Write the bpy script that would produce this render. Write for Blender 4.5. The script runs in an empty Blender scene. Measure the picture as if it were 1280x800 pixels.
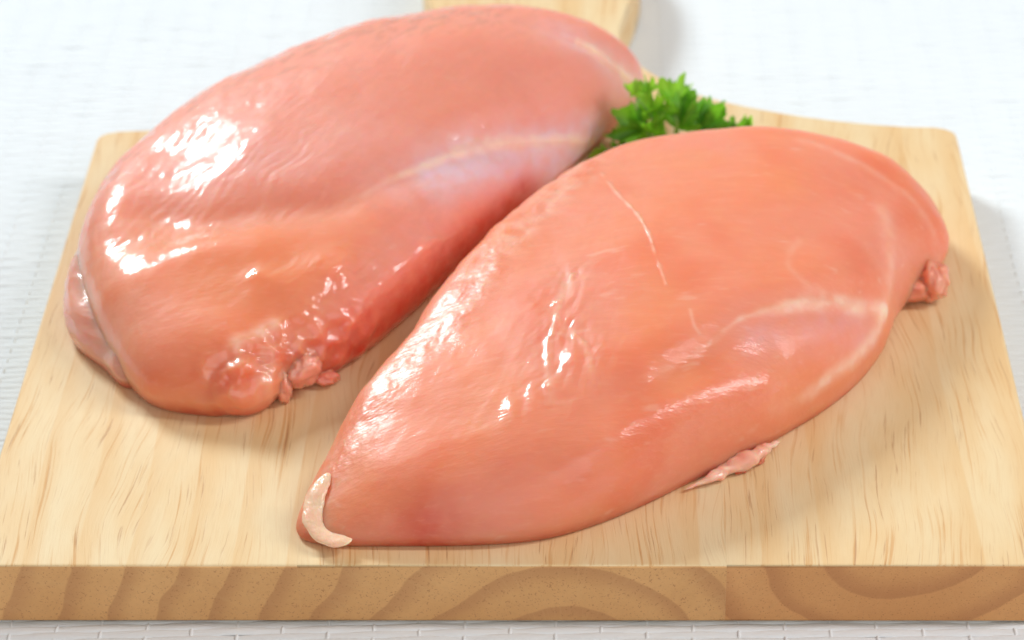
import bpy, bmesh, math, random
import numpy as np
from mathutils import Matrix, Vector

# ------------------------------------------------------------------ camera, light, exposure
S = 0.01                                   # everything below is written in centimetres
scene = bpy.context.scene
scene.render.resolution_x, scene.render.resolution_y = 1024, 640
COL = scene.collection

TH, YAW, ROLL = math.radians(34.0), -0.035, -0.0225
CAMPOS = (1.8862, -47.9895, 39.4268)
ct, st, cyw, syw = math.cos(TH), math.sin(TH), math.cos(YAW), math.sin(YAW)
fw = Vector((syw * ct, cyw * ct, -st)); rt = Vector((cyw, -syw, 0)); up = rt.cross(fw)
r2 = rt * math.cos(ROLL) + up * math.sin(ROLL); u2 = -rt * math.sin(ROLL) + up * math.cos(ROLL)
cam = bpy.data.cameras.new('camera'); camo = bpy.data.objects.new('camera', cam); COL.objects.link(camo)
m = Matrix.Identity(4)
for i in range(3):
    m[i][0], m[i][1], m[i][2], m[i][3] = r2[i], u2[i], -fw[i], CAMPOS[i] * S
camo.matrix_world = m
cam.sensor_width = 36.0; cam.lens = 3253.86 / 1280 * 36
cam.clip_start = 0.02; cam.clip_end = 20
cam.dof.use_dof = True; cam.dof.focus_distance = 0.612; cam.dof.aperture_fstop = 17
scene.camera = camo

world = bpy.data.worlds.new('World'); scene.world = world; world.use_nodes = True
bg = world.node_tree.nodes['Background']
bg.inputs[0].default_value = (1.0, 0.89, 0.78, 1); bg.inputs[1].default_value = 0.31

def area(name, pos, target, size, energy, color, sy=None):
    l = bpy.data.lights.new(name, 'AREA'); l.energy = energy; l.color = color
    l.shape = 'RECTANGLE'; l.size = size; l.size_y = sy or size
    o = bpy.data.objects.new(name, l); COL.objects.link(o)
    o.location = Vector(pos); d = Vector(target) - Vector(pos)
    o.rotation_euler = d.to_track_quat('-Z', 'Y').to_euler()
    return o
area('key_softbox', (-1.00, 1.46, 1.19), (0.0, 0.11, 0.0), 0.50, 44.0, (0.87, 0.965, 1.0))
area('side_strip_softbox', (0.92, 0.06, 0.84), (0.0, 0.10, 0.0), 0.095, 9.0, (0.98, 0.99, 1.0), 0.80)
area('front_fill', (0.15, -1.05, 0.85), (0.0, 0.06, 0.0), 1.0, 6.8, (0.97, 0.98, 1.0))  # added unseen fill lamp, brightens the meat and board from the front

scene.view_settings.view_transform = 'Standard'; scene.view_settings.look = 'None'
scene.view_settings.exposure = -0.19; scene.view_settings.gamma = 1.0
scene.view_settings.use_curve_mapping = False
scene.cycles.use_denoising = True
scene.cycles.max_bounces = 8; scene.cycles.diffuse_bounces = 4; scene.cycles.glossy_bounces = 3
scene.cycles.caustics_reflective = False; scene.cycles.caustics_refractive = False

# ------------------------------------------------------------------ helpers
def mesh_obj(name, verts, faces, mat, parent=None, smooth=True, mats=None, matidx=None):
    me = bpy.data.meshes.new(name)
    v = np.asarray(verts, dtype=np.float32) * S
    f = np.asarray(faces, dtype=object) if not isinstance(faces, np.ndarray) else faces
    if isinstance(faces, np.ndarray) and faces.dtype != object:
        n, k = faces.shape
        me.vertices.add(len(v)); me.vertices.foreach_set('co', v.ravel())
        me.loops.add(n * k); me.loops.foreach_set('vertex_index', faces.astype(np.int32).ravel())
        me.polygons.add(n); me.polygons.foreach_set('loop_start', np.arange(0, n * k, k, dtype=np.int32))
        me.polygons.foreach_set('loop_total', np.full(n, k, dtype=np.int32))
        me.update(calc_edges=True); me.validate()
    else:
        me.from_pydata([tuple(a) for a in v.tolist()], [], [tuple(a) for a in faces]); me.update()
    if smooth:
        me.polygons.foreach_set('use_smooth', np.ones(len(me.polygons), dtype=bool))
    for mm in (mats or [mat]): me.materials.append(mm)
    if matidx is not None: me.polygons.foreach_set('material_index', np.asarray(matidx, dtype=np.int32))
    o = bpy.data.objects.new(name, me); COL.objects.link(o)
    if parent: o.parent = parent
    return o

def empty(name, label, cat, loc=(0, 0, 0)):
    o = bpy.data.objects.new(name, None); COL.objects.link(o); o.empty_display_size = 0.01
    o.location = Vector(loc) * S; o['label'] = label; o['category'] = cat
    return o

def attr(o, name, data):
    a = o.data.attributes.new(name, 'FLOAT', 'POINT'); a.data.foreach_set('value', np.asarray(data, dtype=np.float32))
def attrv(o, name, data):
    a = o.data.attributes.new(name, 'FLOAT_VECTOR', 'POINT'); a.data.foreach_set('vector', np.asarray(data, dtype=np.float32).ravel())

class NT:
    """small node-graph helper"""
    def __init__(self, name):
        self.m = bpy.data.materials.new(name); self.m.use_nodes = True
        self.t = self.m.node_tree; self.t.nodes.clear()
        self.out = self.t.nodes.new('ShaderNodeOutputMaterial')
    def n(self, typ, ins=None, **props):
        nd = self.t.nodes.new('ShaderNode' + typ)
        for k, v in props.items(): setattr(nd, k, v)
        for k, v in (ins or {}).items():
            s = nd.inputs[k]
            if isinstance(v, bpy.types.NodeSocket): self.t.links.new(v, s)
            else: s.default_value = v
        return nd
    def math(self, op, a, b=0.0, c=None, clamp=False):
        ins = {0: a, 1: b}
        if c is not None: ins[2] = c
        return self.n('Math', ins, operation=op, use_clamp=clamp).outputs[0]
    def vm(self, op, a, b): return self.n('VectorMath', {0: a, 1: b}, operation=op).outputs[0]
    def noise(self, vec, scale, detail=3, rough=.5, dist=0.0):
        return self.n('TexNoise', {'Vector': vec, 'Scale': scale, 'Detail': detail, 'Roughness': rough, 'Distortion': dist}).outputs[0]
    def ramp(self, fac, stops, interp='LINEAR'):
        nd = self.n('ValToRGB', {0: fac}); r = nd.color_ramp; r.interpolation = interp
        while len(r.elements) < len(stops): r.elements.new(0.5)
        for e, (p, c) in zip(r.elements, stops):
            e.position = p; e.color = c if len(c) == 4 else (*c, 1)
        return nd.outputs[0]
    def sm(self, x, a, b):  # smoothstep 0..1
        return self.n('MapRange', {'Value': x, 'From Min': a, 'From Max': b}, interpolation_type='SMOOTHSTEP').outputs[0]
    def mix(self, f, a, b, blend='MIX'):
        nd = self.n('Mix', {}, data_type='RGBA', blend_type=blend)
        for i, v in ((0, f), (6, a), (7, b)):
            s = nd.inputs[i]
            if isinstance(v, bpy.types.NodeSocket): self.t.links.new(v, s)
            else: s.default_value = (*v, 1) if isinstance(v, tuple) and len(v) == 3 else v
        return nd.outputs[2]
    def at(self, name, typ='Fac'): return self.n('Attribute', attribute_name=name).outputs[typ]
    def bump(self, h, strength, dist, normal=None):
        ins = {'Height': h, 'Strength': strength, 'Distance': dist}
        if normal is not None: ins['Normal'] = normal
        return self.n('Bump', ins).outputs[0]
    def bsdf(self, **ins):
        b = self.n('BsdfPrincipled')
        for k, v in ins.items():
            s = b.inputs[k.replace('_', ' ')]
            if isinstance(v, bpy.types.NodeSocket): self.t.links.new(v, s)
            else: s.default_value = (*v, 1) if isinstance(v, tuple) and len(v) == 3 and s.type == 'RGBA' else v
        self.t.links.new(b.outputs[0], self.out.inputs[0])
        return b
    def cm(self):   # object coordinates in centimetres
        return self.vm('MULTIPLY', self.n('TexCoord').outputs['Object'], (100.0, 100.0, 100.0))

# GEO-BEGIN  (pure numpy geometry, centimetres, board front-top edge at y=0 z=0)
_rng = np.random.RandomState(7)
_perm = np.concatenate([_rng.permutation(256)] * 3)
_grad = _rng.normal(size=(256, 3)); _grad /= np.linalg.norm(_grad, axis=1)[:, None]; _gx, _gy, _gz = (np.ascontiguousarray(_grad[:, j]).astype(np.float32) for j in range(3))
def pnoise(p):
    p = np.asarray(p, np.float32); i = np.floor(p).astype(np.int32); f = p - i; u = f * f * f * (f * (f * 6 - 15) + 10); i &= 255
    ux, uy, uz = u[..., 0], u[..., 1], u[..., 2]; fx, fy, fz = f[..., 0], f[..., 1], f[..., 2]
    out = 0
    for dx in (0, 1):
        px = _perm[i[..., 0] + dx]; wx = ux if dx else 1 - ux
        for dy in (0, 1):
            py = _perm[px + i[..., 1] + dy]; wy = wx * (uy if dy else 1 - uy)
            for dz in (0, 1):
                h = _perm[py + i[..., 2] + dz]
                out = out + wy * (uz if dz else 1 - uz) * (_gx[h] * (fx - dx) + _gy[h] * (fy - dy) + _gz[h] * (fz - dz))
    return out * 1.5
def fbm(p, o=3):
    a, s, t = 1., 1., 0
    for _ in range(o): t = t + a * pnoise(np.asarray(p) * s + 17.3 * _); a *= .5; s *= 2.03
    return t
def sst(x, a, b):
    t = np.clip((x - a) / (b - a), 0, 1); return t * t * (3 - 2 * t)
def catmull(P, n, closed=True):
    """resample a Catmull-Rom curve through rows of P to n points, even in arc length of the first two columns"""
    P = np.asarray(P, float); k = len(P)
    Q = []
    segs = k if closed else k - 1
    for i in range(segs):
        if closed: a, b, c, d = P[i - 1], P[i], P[(i + 1) % k], P[(i + 2) % k]
        else: a, b, c, d = P[max(i - 1, 0)], P[i], P[i + 1], P[min(i + 2, k - 1)]
        t = np.linspace(0, 1, 24, endpoint=False)[:, None]
        Q.append(.5 * (2 * b + (c - a) * t + (2 * a - 5 * b + 4 * c - d) * t ** 2 + (3 * b - a - 3 * c + d) * t ** 3))
    Q = np.concatenate(Q); Q = np.vstack([Q, Q[:1] if closed else P[-1:]])
    kk = min(3, P.shape[1]) if not closed else 2
    l = np.concatenate([[0], np.cumsum(np.linalg.norm(np.diff(Q[:, :kk], axis=0), axis=1))])
    s = np.linspace(0, l[-1], n, endpoint=not closed)
    return np.stack([np.interp(s, l, Q[:, j]) for j in range(P.shape[1])], 1)
def tps(pts, smooth=.02):
    pts = np.asarray(pts, float); X, z = pts[:, :2], pts[:, 2]; n = len(X)
    def U(r2): return np.where(r2 > 1e-12, .5 * r2 * np.log(np.maximum(r2, 1e-12)), 0)
    K = U(((X[:, None] - X[None]) ** 2).sum(-1)) + smooth * np.eye(n)
    A = np.zeros((n + 3, n + 3)); A[:n, :n] = K; A[:n, n] = 1; A[:n, n + 1:] = X; A[n, :n] = 1; A[n + 1:, :n] = X.T
    c = np.linalg.solve(A, np.concatenate([z, [0, 0, 0]]))
    def h(x, y):
        x = np.asarray(x, float); y = np.asarray(y, float); o = c[n] + c[n + 1] * x + c[n + 2] * y
        for i in range(n): o = o + c[i] * U((x - X[i, 0]) ** 2 + (y - X[i, 1]) ** 2)
        return o
    return h
def cdist(P, curve):
    """distance of points P to a polyline, and the parameter 0..1 of the nearest point"""
    curve = np.asarray(curve, float); best = np.full(len(P), 1e9); par = np.zeros(len(P)); m = len(curve) - 1
    for i in range(m):
        a, b = curve[i], curve[i + 1]; ab = b - a
        t = np.clip(((P - a) @ ab) / max(ab @ ab, 1e-9), 0, 1); d = np.linalg.norm(P - a - t[:, None] * ab, axis=1)
        k = d < best; best[k] = d[k]; par[k] = (i + t[k]) / m
    return best, par
def normals(V, F):
    a, b, c, d = (V[F[:, i]] for i in range(4)); fn = np.cross(c - a, d - b); N = np.zeros_like(V)
    for i in range(4):
        for j in range(3): N[:, j] += np.bincount(F[:, i], fn[:, j], len(V))
    return N / np.maximum(np.linalg.norm(N, axis=1), 1e-12)[:, None]
def pillow(outline, heights, centre, N=760, M=215, MB=24, zbase=0.0, ragged=None):
    """a slab of meat: plan outline rows (x, y, edge width, rim height, inset of the foot); heights = thin-plate control points"""
    O = catmull(outline, N); O2 = O[:, :2]; C = np.array(centre, float)
    if ragged is not None:                                          # uneven trimmed edge near a curve
        P3 = np.column_stack([O2, 0 * O2[:, 0]]); dd, _ = cdist(P3, np.column_stack([np.asarray(ragged, float), np.zeros(len(ragged))]))
        nrm = O2 - C; nrm /= np.linalg.norm(nrm, axis=1)[:, None]
        O2 = O2 + nrm * (np.exp(-(dd / .9) ** 2) * (.16 * pnoise(P3 * .75 + 5.5) + .07 * pnoise(P3 * 1.9 + 2)))[:, None]
    def smooth(v, n=25):
        ker = np.hanning(2 * n + 1); ker /= ker.sum()
        return np.convolve(np.concatenate([v[-n:], v, v[:n]]), ker, 'valid')
    w, zr, ins = (smooth(O[:, j]) for j in (2, 3, 4))
    h = tps(heights)
    u = np.linspace(0, 1, M + 1)[1:]; s = np.sin(u * np.pi / 2) * .6 + u * .4
    P = C + (O2 - C)[None] * s[:, None, None]
    X = np.vstack([P.reshape(-1, 2), C[None]])
    best = np.full(len(X), 1e9); wsum = np.zeros(len(X)); wacc = np.zeros(len(X)); zacc = np.zeros(len(X))
    for i in range(0, N, 4):
        a, b = O2[i], O2[(i + 4) % N]; ab = b - a; k = (i + 2) % N
        t = np.clip(((X - a) @ ab) / (ab @ ab), 0, 1); dx = X[:, 0] - a[0] - t * ab[0]; dy = X[:, 1] - a[1] - t * ab[1]
        dd = dx * dx + dy * dy
        best = np.minimum(best, dd); ww = 1 / (dd + .02) ** 2
        wsum += ww; wacc += ww * w[k]; zacc += ww * zr[k]
    d = np.sqrt(best); wi = wacc / wsum; zi = zacc / wsum
    d.reshape(-1)[(M - 1) * N:M * N] = 0
    H = np.maximum(h(X[:, 0], X[:, 1]), .35)
    q = np.clip(d / wi, 0, 1); prof = np.sqrt(np.maximum(1 - (1 - q) ** 2.2, 0))
    Z = zi * H + (1 - zi) * H * prof
    T = np.column_stack([X, Z]); top = T[:-1].reshape(M, N, 3)
    rimz = top[-1, :, 2]
    tan = np.roll(O2, -3, 0) - np.roll(O2, 3, 0); dirn = np.stack([-tan[:, 1], tan[:, 0]], 1)
    dirn /= np.linalg.norm(dirn, axis=1)[:, None]
    dirn *= np.sign((dirn * (C - O2)).sum(1).mean())
    bot = np.zeros((MB, N, 3))
    for j, aa in enumerate(np.linspace(0, np.pi / 2, MB + 1)[1:]):
        bot[j, :, :2] = O2 + dirn * (ins * (1 - np.cos(aa)))[:, None]
        bot[j, :, 2] = zbase + (rimz - zbase) * (1 - np.sin(aa))
    R = M + MB
    V = np.vstack([np.concatenate([top, bot]).reshape(-1, 3), T[-1:], [[C[0], C[1], zbase]]])
    idx = np.arange(R * N).reshape(R, N); nx = np.roll(idx, -1, 1)
    F = np.stack([idx[:-1], idx[1:], nx[1:], nx[:-1]], -1).reshape(-1, 4)
    c0, c1 = R * N, R * N + 1                                     # caps, as quads that share the centre vertex
    e = np.arange(0, N, 2)
    cap = np.stack([np.full(len(e), c0), e, (e + 1) % N, (e + 2) % N], 1)
    base = idx[-1]
    capb = np.stack([np.full(len(e), c1), base[(e + 2) % N], base[(e + 1) % N], base[e]], 1)
    F = np.vstack([F, cap, capb])
    if (dirn[0] @ np.array([-tan[0, 1], tan[0, 0]])) < 0: F = F[:, ::-1]
    return V, F
# --- breast A: the big one lying behind
A_OUT = [  # x, y, edge width, rim ratio, foot inset
 (-12.05, 11.6, 1.35, .42, .6), (-11.6, 9.9, 1.4, .42, .6), (-10.8, 8.2, 1.8, .40, .45), (-10.0, 6.85, 1.8, .36, .3), (-9.2, 6.15, 1.9, .34, .25),
 (-7.9, 5.85, 1.9, .32, .2), (-6.9, 5.85, 1.8, .32, .2), (-6.1, 6.4, 1.6, .36, .3), (-5.6, 7.0, 1.6, .38, .4), (-4.9, 7.5, 1.7, .40, .4),
 (-4.0, 8.4, 1.9, .40, .4), (-2.7, 10.4, 2.2, .40, .5), (-1.3, 13.0, 2.4, .40, .5), (.2, 15.6, 2.4, .40, .5), (1.3, 17.5, 2.2, .42, .5),
 (2.15, 18.9, 2.0, .45, .6), (2.95, 20.3, 1.9, .45, .6), (3.6, 21.7, 2.0, .42, .6), (3.1, 22.9, 2.2, .36, .5), (1.6, 23.7, 2.5, .36, .5),
 (-1.3, 24.0, 2.8, .36, .5), (-4.2, 23.2, 2.8, .36, .5), (-6.9, 21.7, 2.8, .36, .5), (-9.1, 19.6, 2.6, .38, .5), (-10.9, 17.0, 2.4, .40, .5), (-11.9, 14.2, 1.6, .42, .5)]
A_C = (-4.2, 15.2)
A_H = [(-11, 12, 2.75), (-10.3, 9.4, 2.3), (-9, 8, 2.2), (-7.4, 7.8, 2.2), (-10, 14.5, 3.1), (-9.2, 12.6, 3.0), (-8, 11, 2.9), (-6, 9.5, 2.6), (-8, 16, 3.6), (-5, 13, 3.4), (-4.2, 10.8, 2.8),
       (-5, 18, 4.1), (-2, 15.5, 3.3), (-1.5, 19, 4.1), (.6, 17.6, 3.0), (2, 19.6, 3.1), (3.2, 20.6, 2.7), (-3, 21.4, 3.72), (1, 21.4, 3.4), (-7, 19.3, 3.55)]
# --- breast B: the one in front
B_OUT = [
 (-5.15, 1.15, .9, .30, .15), (-4.5, .70, 1.0, .28, .1), (-2.6, .60, 1.6, .28, .15), (-.7, .60, 2.1, .28, .2), (.8, .8, 2.3, .28, .2), (2.0, 1.3, 2.5, .28, .2),
 (3.2, 2.05, 2.6, .28, .2), (4.4, 2.95, 2.6, .28, .25), (5.8, 4.0, 2.6, .28, .25), (6.85, 4.9, 2.6, .28, .25), (8.1, 6.1, 2.5, .28, .25), (9.05, 7.3, 2.3, .30, .25),
 (9.75, 8.6, 2.0, .32, .3), (10.2, 9.9, 1.7, .36, .4), (10.8, 11.0, 1.4, .42, .5), (11.5, 12.0, 1.3, .48, .5), (11.88, 13.1, 1.4, .45, .5), (11.65, 14.5, 1.7, .40, .5),
 (10.9, 15.6, 1.9, .38, .5), (9.4, 16.3, 2.0, .36, .5), (7.3, 16.7, 2.1, .36, .5), (5.0, 16.6, 2.0, .36, .5), (3.0, 16.2, 1.7, .38, .5), (1.4, 15.0, 1.4, .42, .5),
 (-.22, 12.6, .95, .5, .5), (-1.82, 9.4, .85, .5, .5), (-2.95, 7.2, .8, .5, .5), (-3.9, 5.3, .85, .46, .4), (-4.65, 3.5, .9, .38, .3), (-5.05, 2.2, .9, .34, .2)]
B_C = (3.6, 8.8)
B_H = [(-4.4, 1.9, .85), (-3, 2.3, 1.6), (-3, 5, 2.1), (-1, 3, 2.2), (-1, 7.5, 2.75), (-2, 7.0, 2.45), (-.2, 10.6, 2.85), (1, 4, 2.75), (1, 10, 3.0), (1.2, 13, 2.8), (3, 5, 3.1), (3, 9, 3.4), (3, 14.2, 2.9),
       (5, 7, 3.3), (5.5, 11, 3.5), (6, 14.5, 3.3), (8, 9.3, 3.0), (8.5, 12.5, 3.1), (8.5, 14.8, 3.1), (10.0, 14.8, 2.7), (10.5, 12.6, 2.4), (11, 14, 2.2), (11.5, 13, 1.9)]
# GEO-END


# ------------------------------------------------------------------ materials
def meat_material(name='raw_chicken', sss=.013):
    """wet raw poultry: scattering flesh under a thin glossy film; flesh tints, wetness and film wrinkles are mesh attributes"""
    t = NT(name)
    p = t.at('fib', 'Vector')                                        # x along the fibres, y across, z height, in cm
    frost = t.at('frost')
    fine = t.noise(t.vm('MULTIPLY', p, (2.2, 11.0, 11.0)), 1.0, 2, .6)
    nc = t.bump(fine, t.math('MULTIPLY_ADD', frost, .14, .11), .0009)
    c = t.mix(t.math('MULTIPLY', t.sm(fine, .50, .80), .15), t.at('flesh', 'Color'), (.92, .44, .30))
    t.bsdf(Base_Color=c, Roughness=t.math('MULTIPLY_ADD', frost, -.10, .50), Specular_IOR_Level=.42, Normal=nc,
           Subsurface_Weight=.95, Subsurface_Radius=(1.0, .24, .10), Subsurface_Scale=sss,
           Coat_Weight=t.at('wet'), Coat_Roughness=t.math('MULTIPLY_ADD', frost, .28, .05), Coat_IOR=1.40, Coat_Normal=nc)
    return t.m
MEAT = meat_material()
SCRAP = meat_material('raw_chicken_scrap', .0028)          # thin trimmings scatter over a shorter way
def lerp(a, b, f): return a + (np.asarray(b, float) - a) * f[:, None]
def flesh(at, f, n):
    g = lambda k: np.clip(at.get(k, np.zeros(n)), 0, 1.4)
    c = np.tile(np.array([.825, .268, .142]), (n, 1))
    c = lerp(c, (.815, .285, .182), sst(pnoise(f * .33 + 1), -.45, .55))
    c = lerp(c, (.83, .275, .105), .35 * sst(fbm(f * .42 + 50, 2), .05, .55))
    c = lerp(c, (.78, .165, .068), .45 * sst(fbm(f * .38 + 90, 2), .12, .60))
    wv = f + np.stack([0 * f[:, 0], .5 * pnoise(f * .5 + 7), 0 * f[:, 0]], 1)
    fb = fbm(wv * np.array([.9, 5.0, 5.0]), 2)
    c = lerp(c, (.86, .45, .31), .09 * sst(fb, .10, .75)); c = lerp(c, (.66, .17, .085), .08 * sst(fb, -.1, -.7))
    wis = fbm(wv * np.array([.8, 3.2, 3.2]) + 13, 3); c = lerp(c, (.86, .52, .40), .30 * sst(wis, .55, .95))
    brk = .5 + .5 * fbm(f * 2.2 + 3, 3)
    c = lerp(c, (.80, .310, .230), np.clip(g('pink'), 0, 1)); c = lerp(c, (.84, .265, .105), np.clip(g('orange'), 0, 1)); c = lerp(c, at.get('pcol', (.78, .345, .315)), np.clip(g('purple') * (.5 + .8 * brk), 0, 1))
    c = lerp(c, (.90, .62, .48), np.clip(g('fat') * (.55 + .55 * sst(brk, .2, .75)), 0, .92))
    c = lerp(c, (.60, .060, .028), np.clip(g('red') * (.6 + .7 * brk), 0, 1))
    return np.clip(c, 0, 1)

def fat_material():
    t = NT('chicken_fat'); p = t.cm()
    col = t.mix(t.sm(t.noise(p, 1.8, 4, .6), .35, .68), (.88, .62, .43), (.86, .52, .35))
    n = t.bump(t.noise(p, 3.2, 3, .55), .6, .0012)
    t.bsdf(Base_Color=col, Roughness=.38, Subsurface_Weight=.9, Subsurface_Radius=(1, .55, .3), Subsurface_Scale=.0022, Coat_Weight=.5, Coat_Roughness=.14, Coat_Normal=n, Normal=n)
    return t.m
FAT = fat_material()

def wood_material(name, cx, cz, lam, tint, seed, end=False):
    """laminated rubberwood stave: growth rings about an axis along Y, short dark pores on the face"""
    t = NT(name); p = t.cm(); p = t.vm('ADD', p, (0.0, 0.0, 0.0))
    ps = t.vm('ADD', p, (seed * 7.3, seed * 3.1, 0.0))
    sx = t.n('SeparateXYZ', {0: p})
    warp = t.n('TexNoise', {'Vector': t.vm('MULTIPLY', ps, (.16, .035, .3)), 'Scale': 1.0, 'Detail': 2}).outputs[0]
    xx = t.math('ADD', t.math('SUBTRACT', sx.outputs[0], cx), t.math('MULTIPLY', t.math('SUBTRACT', warp, .5), 1.8))
    zz = t.math('SUBTRACT', sx.outputs[2], cz)
    r = t.math('SQRT', t.math('ADD', t.math('MULTIPLY', xx, xx), t.math('MULTIPLY', zz, zz)))
    ph = t.math('ADD', t.math('DIVIDE', r, lam), t.math('MULTIPLY', t.noise(t.vm('MULTIPLY', ps, (.6, .08, .9)), 1.0, 3, .5), .22))
    saw = t.math('FRACT', ph)
    ring = t.math('MULTIPLY', t.sm(saw, .45, .93), t.sm(saw, 1.0, .95))
    # pores: dashes along the grain, with a slight lean
    lean = t.math('ADD', sx.outputs[0], t.math('MULTIPLY', t.noise(t.vm('MULTIPLY', ps, (.22, .10, .2)), 1.0, 2), 2.4))
    pv = t.n('CombineXYZ', {0: lean, 1: sx.outputs[1], 2: sx.outputs[2]}).outputs[0]
    pv = t.vm('ADD', pv, (seed * 11.0, seed * 5.0, 0.0))
    d1 = t.noise(t.vm('MULTIPLY', pv, (8.5, .17, 8.5)), 1.0, 4, .62)
    d2 = t.noise(t.vm('MULTIPLY', pv, (13.0, .42, 13.0)), 1.0, 3, .55)
    gate = t.noise(t.vm('MULTIPLY', ps, (.8, .2, .5)), 1.0, 3, .55)
    fine = t.noise(t.vm('MULTIPLY', pv, (26, 1.2, 26)), 1.0, 3, .6)
    if not end:
        c = t.mix(t.sm(gate, .3, .7), (.805, .640, .395), (.785, .560, .300))
        c = t.mix(t.math('MULTIPLY', ring, .42), c, (.74, .46, .20))
        c = t.mix(t.math('MULTIPLY', t.sm(fine, .45, .75), .22), c, (.66, .43, .21))
        m1 = t.math('MULTIPLY', t.sm(d1, .535, .66), t.math('MULTIPLY_ADD', t.sm(gate, .35, .60), .75, .25))
        c = t.mix(t.math('MULTIPLY', m1, .72), c, (.64, .33, .12))
        m2 = t.math('MULTIPLY', t.sm(d2, .605, .70), t.math('MULTIPLY_ADD', t.sm(gate, .4, .6), .7, .3))
        c = t.mix(t.math('MULTIPLY', m2, .66), c, (.46, .22, .10))
        c = t.mix(1.0, c, tint, 'MULTIPLY')
        h = t.math('SUBTRACT', t.math('MULTIPLY', fine, .3), t.math('MULTIPLY_ADD', m1, .35, t.math('MULTIPLY', m2, .6)))
        n = t.bump(h, .35, .0004)
        t.bsdf(Base_Color=c, Roughness=t.math('MULTIPLY_ADD', m1, .1, .55), Specular_IOR_Level=.3, Normal=n)
    else:
        dots = t.noise(t.vm('MULTIPLY', ps, (20, 3, 20)), 1.0, 2, .5)
        dots2 = t.noise(t.vm('MULTIPLY', ps, (9, 2, 9)), 1.0, 3, .6)
        rays = t.noise(t.vm('MULTIPLY', t.n('CombineXYZ', {0: t.math('ARCTAN2', xx, zz), 1: r, 2: sx.outputs[1]}).outputs[0], (38, .8, .3)), 1.0, 2, .5)
        c = t.mix(t.sm(t.noise(ps, .35, 3, .5), .3, .7), (.76, .425, .18), (.68, .36, .145))
        c = t.mix(t.math('MULTIPLY', ring, .48), c, (.43, .185, .08))
        c = t.mix(t.math('MULTIPLY', t.sm(rays, .5, .72), .16), c, (.70, .43, .20))
        c = t.mix(t.math('MULTIPLY', t.sm(dots2, .45, .7), .18), c, (.58, .30, .13))
        c = t.mix(t.math('MULTIPLY', t.sm(dots, .60, .70), .60), c, (.40, .17, .07))
        c = t.mix(1.0, c, tint, 'MULTIPLY')
        n = t.bump(t.math('ADD', dots2, t.math('MULTIPLY', dots, -.6)), .4, .0004)
        t.bsdf(Base_Color=c, Roughness=.65, Specular_IOR_Level=.25, Normal=n)
    return t.m

def cloth_material():
    t = NT('white_cotton'); p = t.cm()
    f = t.noise(t.vm('MULTIPLY', p, (3.0, 14.0, 14.0)), 1.0, 3, .6)
    c = t.mix(t.sm(t.noise(p, .25, 3), .3, .7), (.785, .825, .855), (.775, .815, .845))
    c = t.mix(t.math('MULTIPLY', f, .15), c, (.77, .81, .835))
    t.bsdf(Base_Color=c, Roughness=.85, Specular_IOR_Level=.2, Sheen_Weight=.15, Normal=t.bump(f, .5, .0006))
    return t.m
CLOTH = cloth_material()

# ------------------------------------------------------------------ tablecloth: thick weft ribs pinned by thin warp threads
PW, PR, ZC = 1.10, .245, -1.85          # warp spacing, rib spacing, mid height of the weave
g = 60
bx_ = [(-g, -30, -1.862), (g, -30, -1.862), (g, 80, -1.862), (-g, 80, -1.862), (-g, -30, -2.35), (g, -30, -2.35), (g, 80, -2.35), (-g, 80, -2.35)]
cloth = mesh_obj('tablecloth', bx_, [(0, 1, 2, 3), (7, 6, 5, 4), (0, 4, 5, 1), (1, 5, 6, 2), (2, 6, 7, 3), (3, 7, 4, 0)], CLOTH, smooth=False)
cloth['kind'] = 'structure'; cloth['label'] = 'white ribbed woven tablecloth under the cutting board'
def tubes(centres, half_w, half_h, ring):
    """half tubes along rows of centre points (rows, n, 3); ring = angles across, 'along' is the row direction"""
    Rn, n, _ = centres.shape; k = len(ring)
    tan = np.gradient(centres, axis=1); side = np.stack([tan[..., 1], -tan[..., 0], np.zeros_like(tan[..., 0])], -1)
    side /= np.linalg.norm(side, axis=-1, keepdims=True)
    V = centres[:, :, None] + side[:, :, None] * (np.cos(ring)[None, None, :, None] * half_w[..., None, None]) + np.array([0, 0, 1.]) * (np.sin(ring)[None, None, :, None] * half_h[..., None, None])
    idx = np.arange(Rn * n * k).reshape(Rn, n, k)
    F = np.stack([idx[:, :-1, :-1], idx[:, 1:, :-1], idx[:, 1:, 1:], idx[:, :-1, 1:]], -1).reshape(-1, 4)
    return V.reshape(-1, 3), F
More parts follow.
